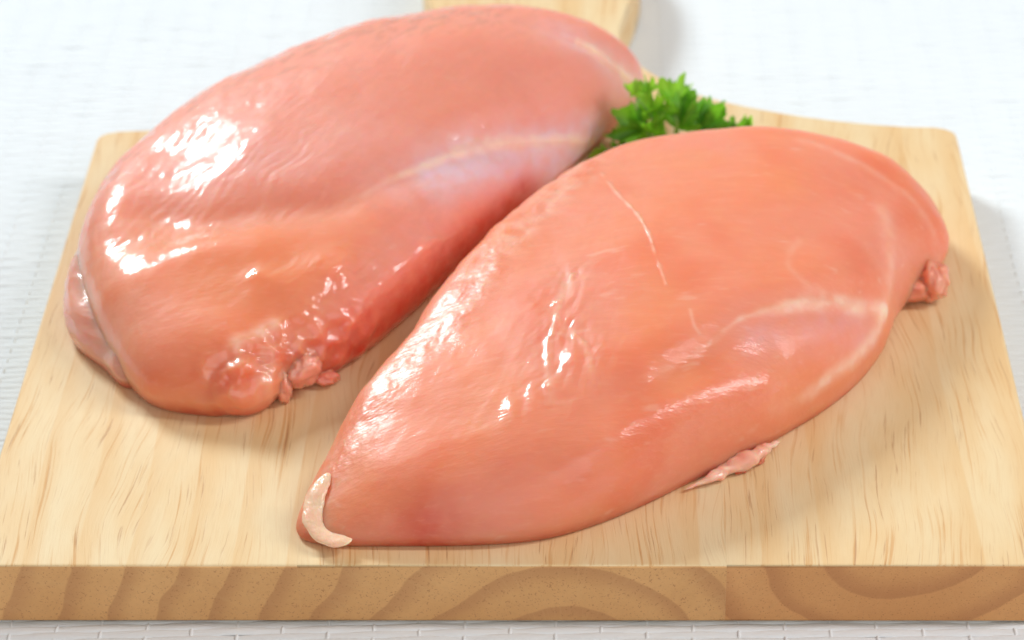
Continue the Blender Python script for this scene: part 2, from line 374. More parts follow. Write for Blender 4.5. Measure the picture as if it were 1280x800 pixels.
def yarns():
    X0, X1, Y0, Y1 = -31.0, 31.0, -10.0, 46.0
    rows = int((Y1 - Y0) / PR); nx = int((X1 - X0) / PW * 7)
    x = np.linspace(X0, X1, nx)[None].repeat(rows, 0); i = np.arange(rows)[:, None]
    q = np.stack([x, i * 9.17 + 0 * x, 0 * x], -1)
    wob = pnoise(q * np.array([.22, 1, 1])) * .035
    y = Y0 + i * PR + wob + .22 * np.sin(x * .10 + 1) + .02 * x
    phase = np.pi * x / PW + np.pi * i
    cth = np.cos(phase)
    z = ZC + .009 * np.sign(cth) * np.abs(cth) ** .7 + pnoise(q * np.array([.5, 1, 1]) + 40) * .012
    hw = .146 * (1 + .10 * pnoise(q * np.array([.4, 1, 1]) + 9)) * (1 - .10 * np.maximum(-cth, 0) ** 6)
    hh = .032 * np.ones_like(x)
    V, F = tubes(np.stack([x, y, z], -1), hw, hh, np.linspace(np.pi, 0, 6))
    a = mesh_obj('weft_rib', V, F, CLOTH, cloth); a['kind'] = 'stuff'
    cols = np.arange(math.ceil(X0 / PW), math.floor(X1 / PW) + 1); ny = rows * 3
    jj = cols[:, None]; s_ = np.linspace(0, rows - 1, ny)[None].repeat(len(cols), 0)
    xw = jj * PW + .03 * pnoise(np.stack([s_ * .3, jj * 5.1 + 0 * s_, 0 * s_], -1))
    yw = Y0 + s_ * PR + .22 * np.sin(xw * .10 + 1) + .02 * xw
    zw = ZC + .023 * -np.cos(np.pi * jj + np.pi * s_) - .002
    V, F = tubes(np.stack([xw, yw, zw], -1), np.full_like(xw, .042), np.full_like(xw, .036), np.linspace(np.pi, 0, 5))
    b = mesh_obj('warp_thread', V, F, CLOTH, cloth); b['kind'] = 'stuff'
yarns()

# ------------------------------------------------------------------ cutting board: three glued staves, the middle one runs on into the handle
BL, BT, BW = 20.76, 1.746, 13.0
half = [(13.0, 20.3), (12.93, 20.52), (12.72, 20.70), (12.4, 20.76), (11.2, 20.85), (9.6, 21.15), (8.0, 21.62), (6.35, 22.3), (4.95, 23.15), (4.05, 24.1), (3.25, 25.4), (2.92, 27.0), (3.2, 28.8), (3.62, 31.0), (3.7, 33.0), (3.3, 34.9), (2.3, 36.1), (1.0, 36.6), (0.0, 36.65)]
hx = np.array([h[0] for h in half]); hy = np.array([h[1] for h in half])
cr = catmull(half[3:], 90, closed=False)
right = np.vstack([np.array(half[:3]), cr])
def board_top(x): return float(np.interp(abs(x), right[::-1, 0][right[::-1, 0].argsort()], right[::-1, 1][right[::-1, 0].argsort()]))
J0, J1, GAP = -5.05, 5.17, .0015
def stave(name, poly, joints, mats):
    bm = bmesh.new()
    vb = [bm.verts.new((x, y, -BT)) for x, y in poly]; vt = [bm.verts.new((x, y, 0)) for x, y in poly]
    n = len(poly)
    bm.faces.new(vt); bm.faces.new(vb[::-1])
    for i in range(n): bm.faces.new((vb[i], vb[(i + 1) % n], vt[(i + 1) % n], vt[i]))
    bm.edges.ensure_lookup_table()
    def on_joint(v): return any(abs(v.co.x - j) < .02 for j in joints)
    ed = []
    for e in bm.edges:
        a, b = e.verts
        if abs(a.co.z - b.co.z) < 1e-4 and not (on_joint(a) and on_joint(b) and abs(a.co.x - b.co.x) < 1e-3): ed.append(e)
    bmesh.ops.bevel(bm, geom=ed, offset=.075, segments=3, profile=.55, affect='EDGES', clamp_overlap=True)
    bmesh.ops.recalc_face_normals(bm, faces=bm.faces)
    me = bpy.data.meshes.new(name)
    for f in bm.faces:
        f.normal_update(); f.material_index = 1 if f.normal.y < -.80 else 0
        f.smooth = f.calc_area() < 3.0 and abs(f.normal.z) < .98
    for v in bm.verts: v.co *= S
    bm.to_mesh(me); bm.free()
    for mm in mats: me.materials.append(mm)
    o = bpy.data.objects.new(name, me); COL.objects.link(o); o.parent = board
    return o
board = empty('cutting_board', 'pale wooden cutting board with a handle at the back, laid on white cloth', 'cutting board', (0, 0, -BT))
def wm(n, cx, cz, lam, tint, tinte, seed): return [wood_material('wood_face_' + n, cx, cz, lam, tint, seed), wood_material('wood_end_' + n, cx, cz, lam, tinte, seed, True)]
rp = [tuple(q) for q in right]
xl = J1 + GAP / 2
pr = [(xl, 0.0), (12.6, 0.0), (12.88, .12), (13.0, .4)] + [q for q in rp if q[0] > xl + .05] + [(xl, board_top(xl))]
xm0, xm1 = J0 + GAP / 2, J1 - GAP / 2
pm = [(xm0, 0.0), (xm1, 0.0), (xm1, board_top(xm1))] + [q for q in rp if q[0] < xm1 - .05] + [(-q[0], q[1]) for q in rp[::-1][1:] if -q[0] > xm0 + .05] + [(xm0, board_top(xm0))]
xr = J0 - GAP / 2
pl = [(-13.0, .4), (-12.88, .12), (-12.6, 0.0), (xr, 0.0), (xr, board_top(xr))] + [(-q[0], q[1]) for q in rp[::-1] if -q[0] < xr - .05]
for nm, poly, js, mats in (('stave', pl, (xr,), wm('west', 1.2, -3.6, 1.25, (.99, .985, .97), (1.02, 1.02, 1.0), 2)),
                           ('stave', pm, (xm0, xm1), wm('middle', 1.2, -3.6, 1.25, (.99, .985, .97), (1.02, 1.02, 1.0), 2)),
                           ('stave', pr, (xl,), wm('east', 9.4, 1.5, 1.35, (.985, .97, .95), (.96, .86, .80), 3))):
    o = stave(nm, poly, js, mats)
    pass

# ------------------------------------------------------------------ chicken
def gauss(d, w): return np.exp(-(d / w) ** 2)
def fade(t, a, b, c, d): return sst(t, a, b) * (1 - sst(t, c, d))
def finish(name, V, F, parent, at, mat=None):
    o = mesh_obj(name, V, F, mat or (MEAT if len(V) > 20000 else SCRAP), parent)
    if mat: return o
    f = at.get('fib')
    if f is None: f = np.stack([V[:, 0], V[:, 1] * .8, V[:, 2]], 1)
    attrv(o, 'fib', f); attr(o, 'frost', np.clip(at.get('frost', np.zeros(len(V))), 0, 1))
    attr(o, 'wet', np.clip(at.get('wet', np.ones(len(V))), 0, 1))
    c = o.data.color_attributes.new('flesh', 'FLOAT_COLOR', 'POINT')
    c.data.foreach_set('color', np.column_stack([flesh(at, f, len(V)), np.ones(len(V))]).astype(np.float32).ravel())
    return o
def film(V, ang, amp=1.0):
    """wrinkles and beads of the wet film, drawn out along one direction"""
    c, s_ = math.cos(ang), math.sin(ang)
    q = np.stack([V[:, 0] * c + V[:, 1] * s_, -V[:, 0] * s_ + V[:, 1] * c, V[:, 2]], 1)
    q2 = q + .25 * np.stack([pnoise(q * .9), pnoise(q * .9 + 30), pnoise(q * .9 + 60)], 1)
    return amp * (.013 * pnoise(q2 * np.array([.75, 1.5, 1.2]) + 4) + .0135 * pnoise(q2 * np.array([1.3, 4.2, 3.0]) + 8) + .0042 * pnoise(q2 * np.array([4, 9, 8.0]) + 2))
def fibres(V, ang, bend, c):
    d = V - np.array([c[0], c[1], 0]); ca, sa = math.cos(ang), math.sin(ang)
    a = d[:, 0] * ca + d[:, 1] * sa; b = -d[:, 0] * sa + d[:, 1] * ca
    return np.stack([a, b * .85 + bend * a * a, V[:, 2] * .9], 1)

def blob(name, parent, pos, rad, rotz=0.0, seed=0, amp=.18, freq=1.6, n=36, tilt=0.0, **at):
    """a small lump of flesh or fat: a strongly deformed ball with its own folds"""
    th = np.linspace(0, np.pi, n // 2 + 1)[1:-1]; ph = np.linspace(0, 2 * np.pi, n, endpoint=False)
    T, P = np.meshgrid(th, ph, indexing='ij')
    D = np.stack([np.sin(T) * np.cos(P), np.sin(T) * np.sin(P), np.cos(T)], -1).reshape(-1, 3)
    D = np.vstack([D, [[0, 0, 1], [0, 0, -1]]])
    k = 1 + amp * fbm(D * freq + seed * 3.7, 3)
    V = D * k[:, None] * np.array(rad)
    ct_, st_ = math.cos(tilt), math.sin(tilt); V = V @ np.array([[ct_, 0, -st_], [0, 1, 0], [st_, 0, ct_]])
    c_, s_ = math.cos(rotz), math.sin(rotz); V = V @ np.array([[c_, s_, 0], [-s_, c_, 0], [0, 0, 1]]) + np.array(pos)
    V[:, 2] = np.where(V[:, 2] < .04, .04 + .05 * np.tanh((V[:, 2] - .04) / .05) * .5, V[:, 2]); V[:, 2] = np.maximum(V[:, 2], .008)
    R_ = len(th); idx = np.arange(R_ * n).reshape(R_, n); nx = np.roll(idx, -1, 1)
    F = np.stack([idx[:-1], idx[1:], nx[1:], nx[:-1]], -1).reshape(-1, 4)
    e = np.arange(0, n, 2); a, b = R_ * n, R_ * n + 1; l = idx[-1]
    F = np.vstack([F, np.stack([np.full(len(e), a), e, (e + 1) % n, (e + 2) % n], 1), np.stack([np.full(len(e), b), l[(e + 2) % n], l[(e + 1) % n], l[e]], 1)])
    return finish(name, V, F, parent, {q: np.full(len(V), v) for q, v in at.items() if q != 'mat'}, at.get('mat'))

def strand(name, parent, pts, rads, mat, flat_=1.0, n=12, m=60, amp=.1, seed=0, **at):
    """a tapering strip along a curve"""
    P = catmull([(*p, r) for p, r in zip(pts, rads)], m, closed=False); C = P[:, :3]; r = P[:, 3]
    T = np.gradient(C, axis=0); T /= np.linalg.norm(T, axis=1)[:, None]
    up_ = np.tile([0, 0, 1.0], (m, 1)); sd = np.cross(T, up_); sd /= np.linalg.norm(sd, axis=1)[:, None]; nn = np.cross(sd, T)
    ph = np.linspace(0, 2 * np.pi, n, endpoint=False)
    end = np.sqrt(np.clip(1 - np.abs(np.linspace(-1, 1, m)) ** 10, 0, 1))
    end = np.maximum(end, .03)
    V = C[:, None] + (sd[:, None] * np.cos(ph)[None, :, None] + nn[:, None] * np.sin(ph)[None, :, None] * flat_) * (r * end)[:, None, None]
    V = V.reshape(-1, 3)
    k = fbm(V * 2.2 + seed, 2)
    V += (V - np.repeat(C, n, 0)) * (k * amp * 2)[:, None]
    V[:, 2] = np.maximum(V[:, 2], .008)
    idx = np.arange(m * n).reshape(m, n); nx = np.roll(idx, -1, 1)
    F = np.stack([idx[:-1], nx[:-1], nx[1:], idx[1:]], -1).reshape(-1, 4)
    return finish(name, V, F, parent, {q: np.full(len(V), v) for q, v in at.items()}, mat)

def breast_a():
    root = empty('chicken_breast', 'large thick raw chicken breast at the back left, with glossy wet highlights', 'chicken breast', (-4.2, 15.2, 0))
    V, F = pillow(A_OUT, A_H, A_C); N = normals(V, F); n = len(V); z = V[:, 2]; up_ = sst(z, .08, .6)
    crease = [(-11.1, 12.2, 2.4), (-9.86, 11.63, 2.67), (-8.48, 11.04, 2.84), (-6.97, 11.26, 3.04), (-5.49, 11.4, 3.02), (-4.45, 11.95, 3.08), (-2.6, 13.77, 2.99), (-1.55, 14.88, 2.79), (-.26, 16.02, 2.37), (1.1, 17.33, 1.62), (2.03, 18.87, .61)]
    d, t = cdist(V, catmull(crease, 60, False))
    side = V - np.array([0, 0, 0])
    disp = -.26 * gauss(d, .70) * fade(t, .0, .12, .85, 1.0) + .05 * gauss(d, .16) * fade(t, .4, .6, .95, 1.0)
    d1, _ = cdist(V, [(-10.6, 9.0, 1.8), (-9.26, 9.37, 2.38), (-8.0, 9.9, 2.67), (-6.9, 10.0, 2.8)]); disp += .17 * gauss(d1, .75)
    d2, _ = cdist(V, [(-6.65, 8.69, 2.41), (-5.72, 8.89, 2.43), (-4.73, 9.46, 2.43)]); disp += .10 * gauss(d2, .5)
    d3, t3 = cdist(V, [(-4.49, 8.24, 1.6), (-3.49, 9.7, 1.78), (-2.33, 11.63, 1.81)]); disp += .08 * gauss(d3, .35)
    d4, _ = cdist(V, [(-7.7, 13.0, 3.3), (-7.0, 14.6, 3.7)]); disp += .10 * gauss(d4, .8) - .06 * gauss(np.linalg.norm(V - np.array([-9.5, 14.0, 3.0]), axis=1), 1.2)
    disp += .19 * gauss(np.linalg.norm((V - np.array([-6.75, 6.15, .8])) * np.array([.8, 1, .9]), axis=1), .55) - .07 * gauss(np.linalg.norm((V - np.array([-6.75, 6.15, .8])) * np.array([.8, 1, .9]), axis=1) - .85, .14)
    dq, _ = cdist(V, [(-7.05, 6.7, 1.8), (-6.5, 7.1, 1.85), (-6.2, 7.4, 1.9)]); disp += .07 * gauss(dq, .2)
    d5, _ = cdist(V, [(-10.6, 10.6, 2.4), (-9.4, 10.5, 2.6)]); disp += -.10 * gauss(d5, .5)
    for c_, a_, h_ in (((-6.6, 8.75, 2.4), .38, .13), ((-4.75, 9.5, 2.35), .44, .16), ((-4.45, 9.0, 2.2), .28, .09), ((-2.6, 11.2, 1.9), .40, .16), ((-3.1, 10.6, 1.9), .28, .08), ((-4.5, 8.25, 1.6), .36, .16), ((-5.6, 7.9, 1.9), .22, .06), ((-6.1, 7.5, 1.9), .2, .06), ((-5.2, 7.8, 1.6), .2, .05)):
        disp += .45 * h_ * gauss(np.linalg.norm(V - np.array(c_), axis=1), a_)
    folds = np.zeros(n)                                              # little folds of the wet film down the inner flank
    for c_ in (
            [(-3.13, 10.19, 1.76), (-2.83, 10.81, 1.87), (-2.42, 11.48, 1.85), (-1.94, 12.07, 1.6), (-1.49, 12.79, 1.47)] ,
            [(-2.89, 10.53, 1.73), (-2.57, 11.22, 1.86), (-2.33, 11.55, 1.79)] ,
            [(-5.23, 9.58, 2.58), (-4.87, 9.21, 2.38), (-4.49, 9.05, 2.16)] ,
            [(-4.81, 10.07, 2.66), (-4.41, 9.93, 2.5), (-4.32, 9.48, 2.28)] ,
            [(-5.1, 9.0, 2.37), (-4.6, 9.26, 2.3), (-4.25, 9.31, 2.15)] ,
            [(-6.15, 7.36, 1.86), (-5.82, 7.72, 1.95), (-5.41, 7.8, 1.85), (-5.09, 7.65, 1.52), (-5.33, 7.38, 1.36)] ,
            [(-4.84, 8.24, 1.88), (-4.49, 8.13, 1.5), (-4.17, 8.3, 1.26)] ,
            [(-6.78, 8.67, 2.4), (-6.56, 8.87, 2.45), (-6.37, 8.59, 2.38)] ,
            [(-5.58, 8.19, 2.15), (-5.31, 8.12, 2.03), (-5.01, 7.98, 1.78)] ,
    ):
        df_, tf_ = cdist(V, catmull(c_, 16, False)); folds += gauss(df_ + .05 * pnoise(V * 2.2 + 9), .13) * fade(tf_, -.15, .2, .8, 1.15)
    folds = np.clip(folds, 0, 1.2); disp += .022 * folds
    # two membranes folded over the right end
    d6, t6 = cdist(V, catmull([(1.3, 20.6, 3.5), (1.99, 20.56, 3.0), (2.63, 20.62, 2.37), (3.24, 20.93, 1.6), (3.47, 21.25, 1.09)], 30, False)); disp += .09 * gauss(d6, .14) - .08 * gauss(d6, .5)
    df, tf = cdist(V, [(-7.26, 5.94, 1.0), (-6.6, 6.38, 1.3), (-5.84, 6.82, 1.1), (-5.06, 7.38, .8), (-4.3, 8.2, .8)]); fr = gauss(df, .8)
    lump = pnoise(V * .55 + 3) * .06 + pnoise(V * 1.25 + 9) * .018
    ridg = 1 - np.abs(pnoise(V * 1.7 + 31)) * 2
    disp += up_ * lump + fr * (.14 * pnoise(V * 1.9 + 5) + .10 * ridg * sst(z, .2, .6) + .035 * (1 - 2 * np.abs(pnoise(V * 3.6 + 1))))
    fb = fibres(V, .10, .012, (-4, 17))
    disp += up_ * (.005 * pnoise(fb * np.array([.5, 4.2, 4.2])) + film(V, 1.02, 1.0) * (1 - .6 * sst(V[:, 0] + .5 * V[:, 1], .6, 2.6)) * (.5 + .7 * sst(V[:, 1] - .35 * V[:, 0], 12.2, 14.0) + 2.0 * gauss(d3, .9) + 1.0 * gauss(d2, .6)))
    V = V + N * disp[:, None]; V[:, 2] = np.maximum(V[:, 2], 0.004)
    wob = .6 + .4 * pnoise(V * .9 + 70)
    fat = 1.0 * (.8 + .4 * pnoise(V * 1.4 + 33)) * gauss(d + .10 * pnoise(V * 1.7 + 71), .10 + .14 * sst(t, .45, .75)) * fade(t, .30, .55, .99, 1.1) * (.5 + .5 * sst(t, .45, .7)) + .95 * gauss(d6, .30) * (t6 > .12) + .5 * gauss(dq, .2) + .45 * fr * sst(pnoise(V * 1.5 + 44), -.05, .45)
    fat += .28 * fade(np.abs(V[:, 0] + 10.6), -1, 0, .5, 1.3) * sst(z, .8, 1.6) * (V[:, 1] < 11.5) * .6
    dp, tp = cdist(V, [(-3.0, 12.8, 2.9), (-1.6, 14.2, 2.6), (-.1, 15.7, 2.0), (1.1, 17.1, 1.3), (1.9, 18.7, .6)])
    pur = 2.2 * gauss(dp, .9) * fade(tp, -.1, .30, 1.1, 1.2) * wob + .42 * gauss(d6, .9) + .16 * gauss(cdist(V, [(-8.6, 13.3, 3.2), (-6.2, 13.2, 3.4), (-4.5, 14.2, 3.5)])[0], 1.4)
    pur += .18 * gauss(d3, .9)
    red = .75 * sst(z, .55, .1) + .40 * fr * sst(pnoise(V * 1.1 + 12), .0, .4) + .85 * gauss(cdist(V, [(-4.4, 8.0, .6), (-2.2, 11.2, .7), (.2, 15.2, .7)])[0], 1.05)  # last term paints the shade of the inner flank as darker red
    frost = .3 * fr + .2 * gauss(d6, .3)
    orange = .75 * gauss(np.linalg.norm((V - np.array([-7.2, 8.8, 2.3])) * np.array([.8, 1, .5]), axis=1), 2.4)
    wet = .25 + .75 * sst(V[:, 0], 1.5, -2.5) * sst(pnoise(V * 1.1 + 15), -.75, -.2)
    ca, sa = math.cos(1.02), math.sin(1.02); qs = np.stack([V[:, 0] * ca + V[:, 1] * sa, -V[:, 0] * sa + V[:, 1] * ca, V[:, 2]], 1)
    beads = sst(fbm(qs * np.array([1.3, 3.4, 2.6]) + 11, 3), -.02, .16)
    dome = sst(V[:, 1] + .25 * V[:, 0], 9.3, 10.6); patch = gauss(np.linalg.norm((V - np.array([-7.4, 14.0, 3.5])) * np.array([1, .7, 1]), axis=1), .95)
    wet *= 1 - dome * (1 - np.clip(.15 + beads * .85 + .5 * patch, 0, 1))
    wet = np.clip(wet + folds, 0, 1)
    wet *= 1 - .8 * gauss(np.linalg.norm(V - np.array([-2.3, 15.4, 3.3]), axis=1), 2.2)
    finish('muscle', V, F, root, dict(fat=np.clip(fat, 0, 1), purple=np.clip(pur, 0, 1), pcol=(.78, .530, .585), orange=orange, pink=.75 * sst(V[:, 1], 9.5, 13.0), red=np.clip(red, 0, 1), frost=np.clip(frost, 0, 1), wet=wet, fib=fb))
    # the thin under-fillet that peeps out on the left
    out = [(-12.3, 11.3, .8, .4, .2), (-12.2, 10.0, .8, .4, .2), (-11.8, 8.95, .8, .4, .2), (-10.95, 8.0, .8, .4, .15), (-10.2, 7.15, .7, .4, .15), (-9.3, 7.4, .8, .4, .2), (-9.1, 9, .8, .4, .2), (-9.8, 11, .8, .4, .2), (-10.9, 12.4, .8, .4, .2), (-11.9, 12.5, .8, .4, .2)]
    hts = [(-11.9, 11.5, 1.7), (-11.5, 9.8, 1.35), (-10.6, 8.4, 1.1), (-10, 10, 1.3), (-10.8, 11.6, 1.6), (-10, 8, 1.1)]
    U, UF = pillow(out, hts, (-10.7, 9.9), N=300, M=80, MB=20); UN = normals(U, UF)
    U = U + UN * (sst(U[:, 2], .05, .4) * (.05 * pnoise(U * 1.3 + 8) + .04 * (1 - 2 * np.abs(pnoise(U * np.array([1.0, 1.0, 2.6]) + 2)))))[:, None]; U[:, 2] = np.maximum(U[:, 2], .004)
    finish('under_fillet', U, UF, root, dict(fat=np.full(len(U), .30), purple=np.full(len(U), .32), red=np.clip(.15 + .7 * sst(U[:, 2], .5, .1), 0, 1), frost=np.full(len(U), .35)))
    blob('meat_shred', root, (-5.98, 6.62, .48), (.22, .26, .46), .3, 6, .25, fat=.35, red=.1)
    blob('meat_shred', root, (-4.95, 7.42, .22), (.34, .24, .20), .2, 8, .3, fat=.25, red=.28)
    blob('meat_shred', root, (-5.45, 7.0, .75), (.50, .32, .42), .7, 9, .3, 2.2, fat=.35, red=.18)
    return root

def breast_b():
    root = empty('chicken_breast', 'raw chicken breast in front, with a curled white fat strip at its pointed tip', 'chicken breast', (3.6, 8.8, 0))
    V, F = pillow(B_OUT, B_H, B_C, ragged=[(1.4, 15.0), (-.2, 12.6), (-1.8, 9.4), (-2.95, 7.2), (-3.9, 5.3), (-4.65, 3.5)]); N = normals(V, F); V0 = V; z = V[:, 2]; up_ = sst(z, .08, .6)
    c1 = [(3.16, 3.88, 2.76), (4.15, 4.48, 2.8), (4.96, 5.21, 2.9), (5.59, 5.96, 3.0), (6.22, 6.43, 2.96), (7.48, 7.18, 2.7), (8.55, 7.79, 2.26), (9.6, 8.62, 1.47)]
    c2 = [(9.6, 8.62, 1.47), (9.41, 8.02, 1.21), (8.87, 7.1, 1.11), (8.07, 6.13, 1.15), (7.41, 5.44, 1.02), (6.36, 4.55, 1.25)]
    d1, t1 = cdist(V, catmull(c1, 50, False)); d2, t2 = cdist(V, catmull(c2, 40, False))
    disp = -.15 * gauss(d1, .6) * fade(t1, 0, .2, .9, 1.0) + .05 * gauss(d1, .2) * sst(t1, .3, .6)
    dr, tr = cdist(V, catmull([(1.9, 2.0, 1.7), (2.54, 2.3, 1.85), (3.71, 3.15, 2.05), (4.91, 4.0, 2.05), (6.17, 4.8, 1.8)], 30, False)); disp += .20 * gauss(dr, .62)
    dv, tv = cdist(V, [(2.5, 3.2, 2.5), (3.8, 3.9, 2.6), (5.2, 4.8, 2.6), (6.6, 5.7, 2.4)]); disp += -.07 * gauss(dv, .5)
    k1, q1 = cdist(V, catmull([(1.49, 7.7, 3.18), (1.2, 6.51, 3.1), (.99, 5.3, 2.97), (.89, 4.14, 2.81), (1.06, 3.11, 2.61)], 30, False))
    k2, q2 = cdist(V, catmull([(1.49, 7.7, 3.18), (1.09, 6.18, 3.06), (1.8, 4.89, 3.02), (2.0, 3.76, 2.84)], 30, False))
    wig = .3 + 1.0 * sst(pnoise(V * 2.6), -.2, .4)
    kj = .10 * pnoise(V * 2.4 + 77); disp += .040 * wig * sst(pnoise(V * 1.6 + 21), -.5, .1) * (gauss(k1 + kj, .08) + gauss(k2 + kj, .08)) - .012 * (gauss(k1, .4) + gauss(k2, .4)) + gauss(np.minimum(k1, k2), .5) * .010 * pnoise(V * np.array([6., 2.2, 3.]))
    for c in ((1.01, 3.59, 2.72), (.05, 3.0, 2.42), (1.55, 4.4, 2.9), (.55, 3.2, 2.5)):
        disp += .07 * gauss(np.linalg.norm((V - np.array(c)) * np.array([1.6, .8, 1]), axis=1), .36)
    lr = catmull([(1.9, 14.0, 2.7), (1.16, 12.54, 2.74), (-.09, 10.08, 2.78), (-1.09, 7.92, 2.68), (-2.04, 6.24, 2.45), (-2.98, 5.14, 2.12), (-3.73, 3.78, 1.63), (-4.26, 2.81, 1.14)], 50, False)
    dl, tl = cdist(V, lr)
    outer = gauss(dl, .75)
    notch = np.linalg.norm(V - np.array([-2.75, 6.75, 1.6]), axis=1); disp += -.24 * gauss(notch, .6) - .10 * gauss(np.linalg.norm(V - np.array([.6, 13.6, 1.9]), axis=1), .6)
    disp += outer * (.012 * pnoise(V * 3.4 + 6) + .05 * pnoise(V * 1.3 + 2) + .008 * (1 - 2 * np.abs(pnoise(V * 5.5))))
    rf, _ = cdist(V, [(9.77, 11.64, 2.63), (9.82, 10.69, 2.34), (9.85, 9.86, 1.87), (9.74, 9.11, 1.59)]); disp += .06 * gauss(rf, .3) - .10 * gauss(np.linalg.norm(V - np.array([10.6, 10.9, 1.4]), axis=1), .6)
    tr_, tt = cdist(V, [(7.77, 14.59, 3.22), (9.06, 14.02, 2.98), (10.1, 13.44, 2.59), (10.87, 12.87, 2.17), (11.4, 12.0, 1.5)]); disp += .015 * gauss(tr_, .16) - .02 * gauss(tr_, .5)
    disp += up_ * (pnoise(V * .5 + 20) * .06 + pnoise(V * 1.2 + 29) * .022)
    fb = fibres(V, .05, .012, (5, 9)); disp += up_ * (.004 * pnoise(fb * np.array([.5, 4.2, 4.2])) + film(V, 1.25, .34) * (1 + 4.2 * gauss(np.minimum(k1, k2), .65)))
    V = V + N * disp[:, None]; V[:, 2] = np.maximum(V[:, 2], .004)
    wob = .7 + .5 * pnoise(V * 1.1 + 60)
    fat = .90 * (.72 + .5 * pnoise(V * 1.6 + 33)) * gauss(d1 + .10 * pnoise(V * 1.8 + 71), .08 + .17 * sst(t1, .35, .75)) * (.35 + .65 * sst(t1, .25, .6)) * fade(t1, -.1, .25, 1.1, 1.2)
    fat += .85 * gauss(d2, .20) * (1 - .8 * sst(t2, .55, .95)) * wob
    fat += .34 * gauss(rf + .1 * pnoise(V * 2.1), .26) * sst(z, 1.0, 1.8) + .24 * gauss(tr_ + .08 * pnoise(V * 2.3), .18) + .42 * outer * sst(dl, 1.2, .2) * sst(pnoise(V * 2.0 + 4), -.5, .4)  # outer term: pale rim membrane, with its sheen put into the colour
    fat += .25 * gauss(k1, .12) + .2 * gauss(k2, .12)
    dp, tp = cdist(V, [(6.3, 5.7, 2.6), (7.46, 6.5, 2.3), (8.54, 7.25, 1.9), (9.0, 7.6, 1.6)]); pur = .80 * gauss(dp, .7) * wob
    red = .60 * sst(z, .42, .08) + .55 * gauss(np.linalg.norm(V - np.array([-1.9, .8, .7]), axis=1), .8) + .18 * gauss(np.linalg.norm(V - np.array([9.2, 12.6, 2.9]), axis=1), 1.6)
    v1, _ = cdist(V0, catmull([(2.29, 13.33, 2.86), (2.67, 11.94, 3.1), (3.18, 10.52, 3.34), (3.5, 9.2, 3.44), (3.68, 8.07, 3.42), (3.88, 7.07, 3.35)], 40, False)); vein = gauss(v1 + .05 * pnoise(V0 * 3.0), .042) * sst(pnoise(V0 * 1.4 + 6), -.75, -.05)
    v2, _ = cdist(V0, catmull([(4.45, 6.13, 3.23), (4.53, 5.66, 3.15), (4.68, 5.44, 3.06)], 12, False)); v3, _ = cdist(V0, catmull([(7.41, 9.45, 3.15), (7.03, 8.27, 3.14), (7.72, 7.7, 2.78), (8.56, 7.94, 2.33)], 20, False))
    fat += .36 * vein + .4 * gauss(v2, .05) + .16 * gauss(v3 + .1 * pnoise(V0 * 2), .12)
    V = V + N * (.02 * vein)[:, None]
    frost = .9 * outer + .65 * gauss(dr, .8)
    wet = .10 + 1.0 * gauss(np.minimum(k1, k2), .75) * sst(pnoise(V0 * 2.3 + 5), -.5, .1) + .65 * gauss(dl, .6) + .9 * gauss(dr, .9) + .8 * gauss(cdist(V0, [(-.2, 2.8, 2.3), (1.0, 3.4, 2.7), (2.0, 4.2, 2.9)])[0], .6) + .5 * vein
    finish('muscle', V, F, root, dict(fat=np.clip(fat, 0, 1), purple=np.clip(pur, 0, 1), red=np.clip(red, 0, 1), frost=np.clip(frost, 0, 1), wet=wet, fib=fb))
    o = strand('fat_strip', root, [(-4.42, 2.35, .98), (-4.62, 1.85, .82), (-4.74, 1.35, .62), (-4.66, .90, .44), (-4.36, .60, .34), (-3.95, .52, .34), (-3.75, .56, .36)], [.14, .23, .25, .24, .23, .20, .12], FAT, .42, 22, 80, .12); o['label'] = 'curled creamy white fat strip at the pointed tip'
    o = blob('meat_tag', root, (11.25, 11.35, .60), (.42, .50, .56), .2, 21, .26, 1.7, 48, fat=.35, red=.10, frost=.3); o['label'] = 'small dangling tag of flesh under the thick end'
    blob('meat_tag', root, (10.75, 11.25, .45), (.60, .42, .42), .2, 22, .22, 1.7, 40, fat=.25, red=.22)
    o = strand('skin_scrap', root, [(4.25, 2.78, .12), (4.9, 3.2, .17), (5.6, 3.72, .2), (6.2, 4.2, .24), (6.72, 4.66, .2)], [.04, .14, .18, .21, .06], None, .8, 18, 90, .5, 3, fat=.85, wet=.6); o['label'] = 'pale scrap of skin tucked under the lower edge'
    blob('meat_scrap', root, (5.70, 3.66, .14), (.28, .15, .15), .7, 31, .35, 2.4, red=.8)
    blob('meat_scrap', root, (6.10, 3.98, .15), (.24, .14, .15), .6, 33, .35, 2.4, red=.6, fat=.2)
    return root
breast_a(); breast_b()

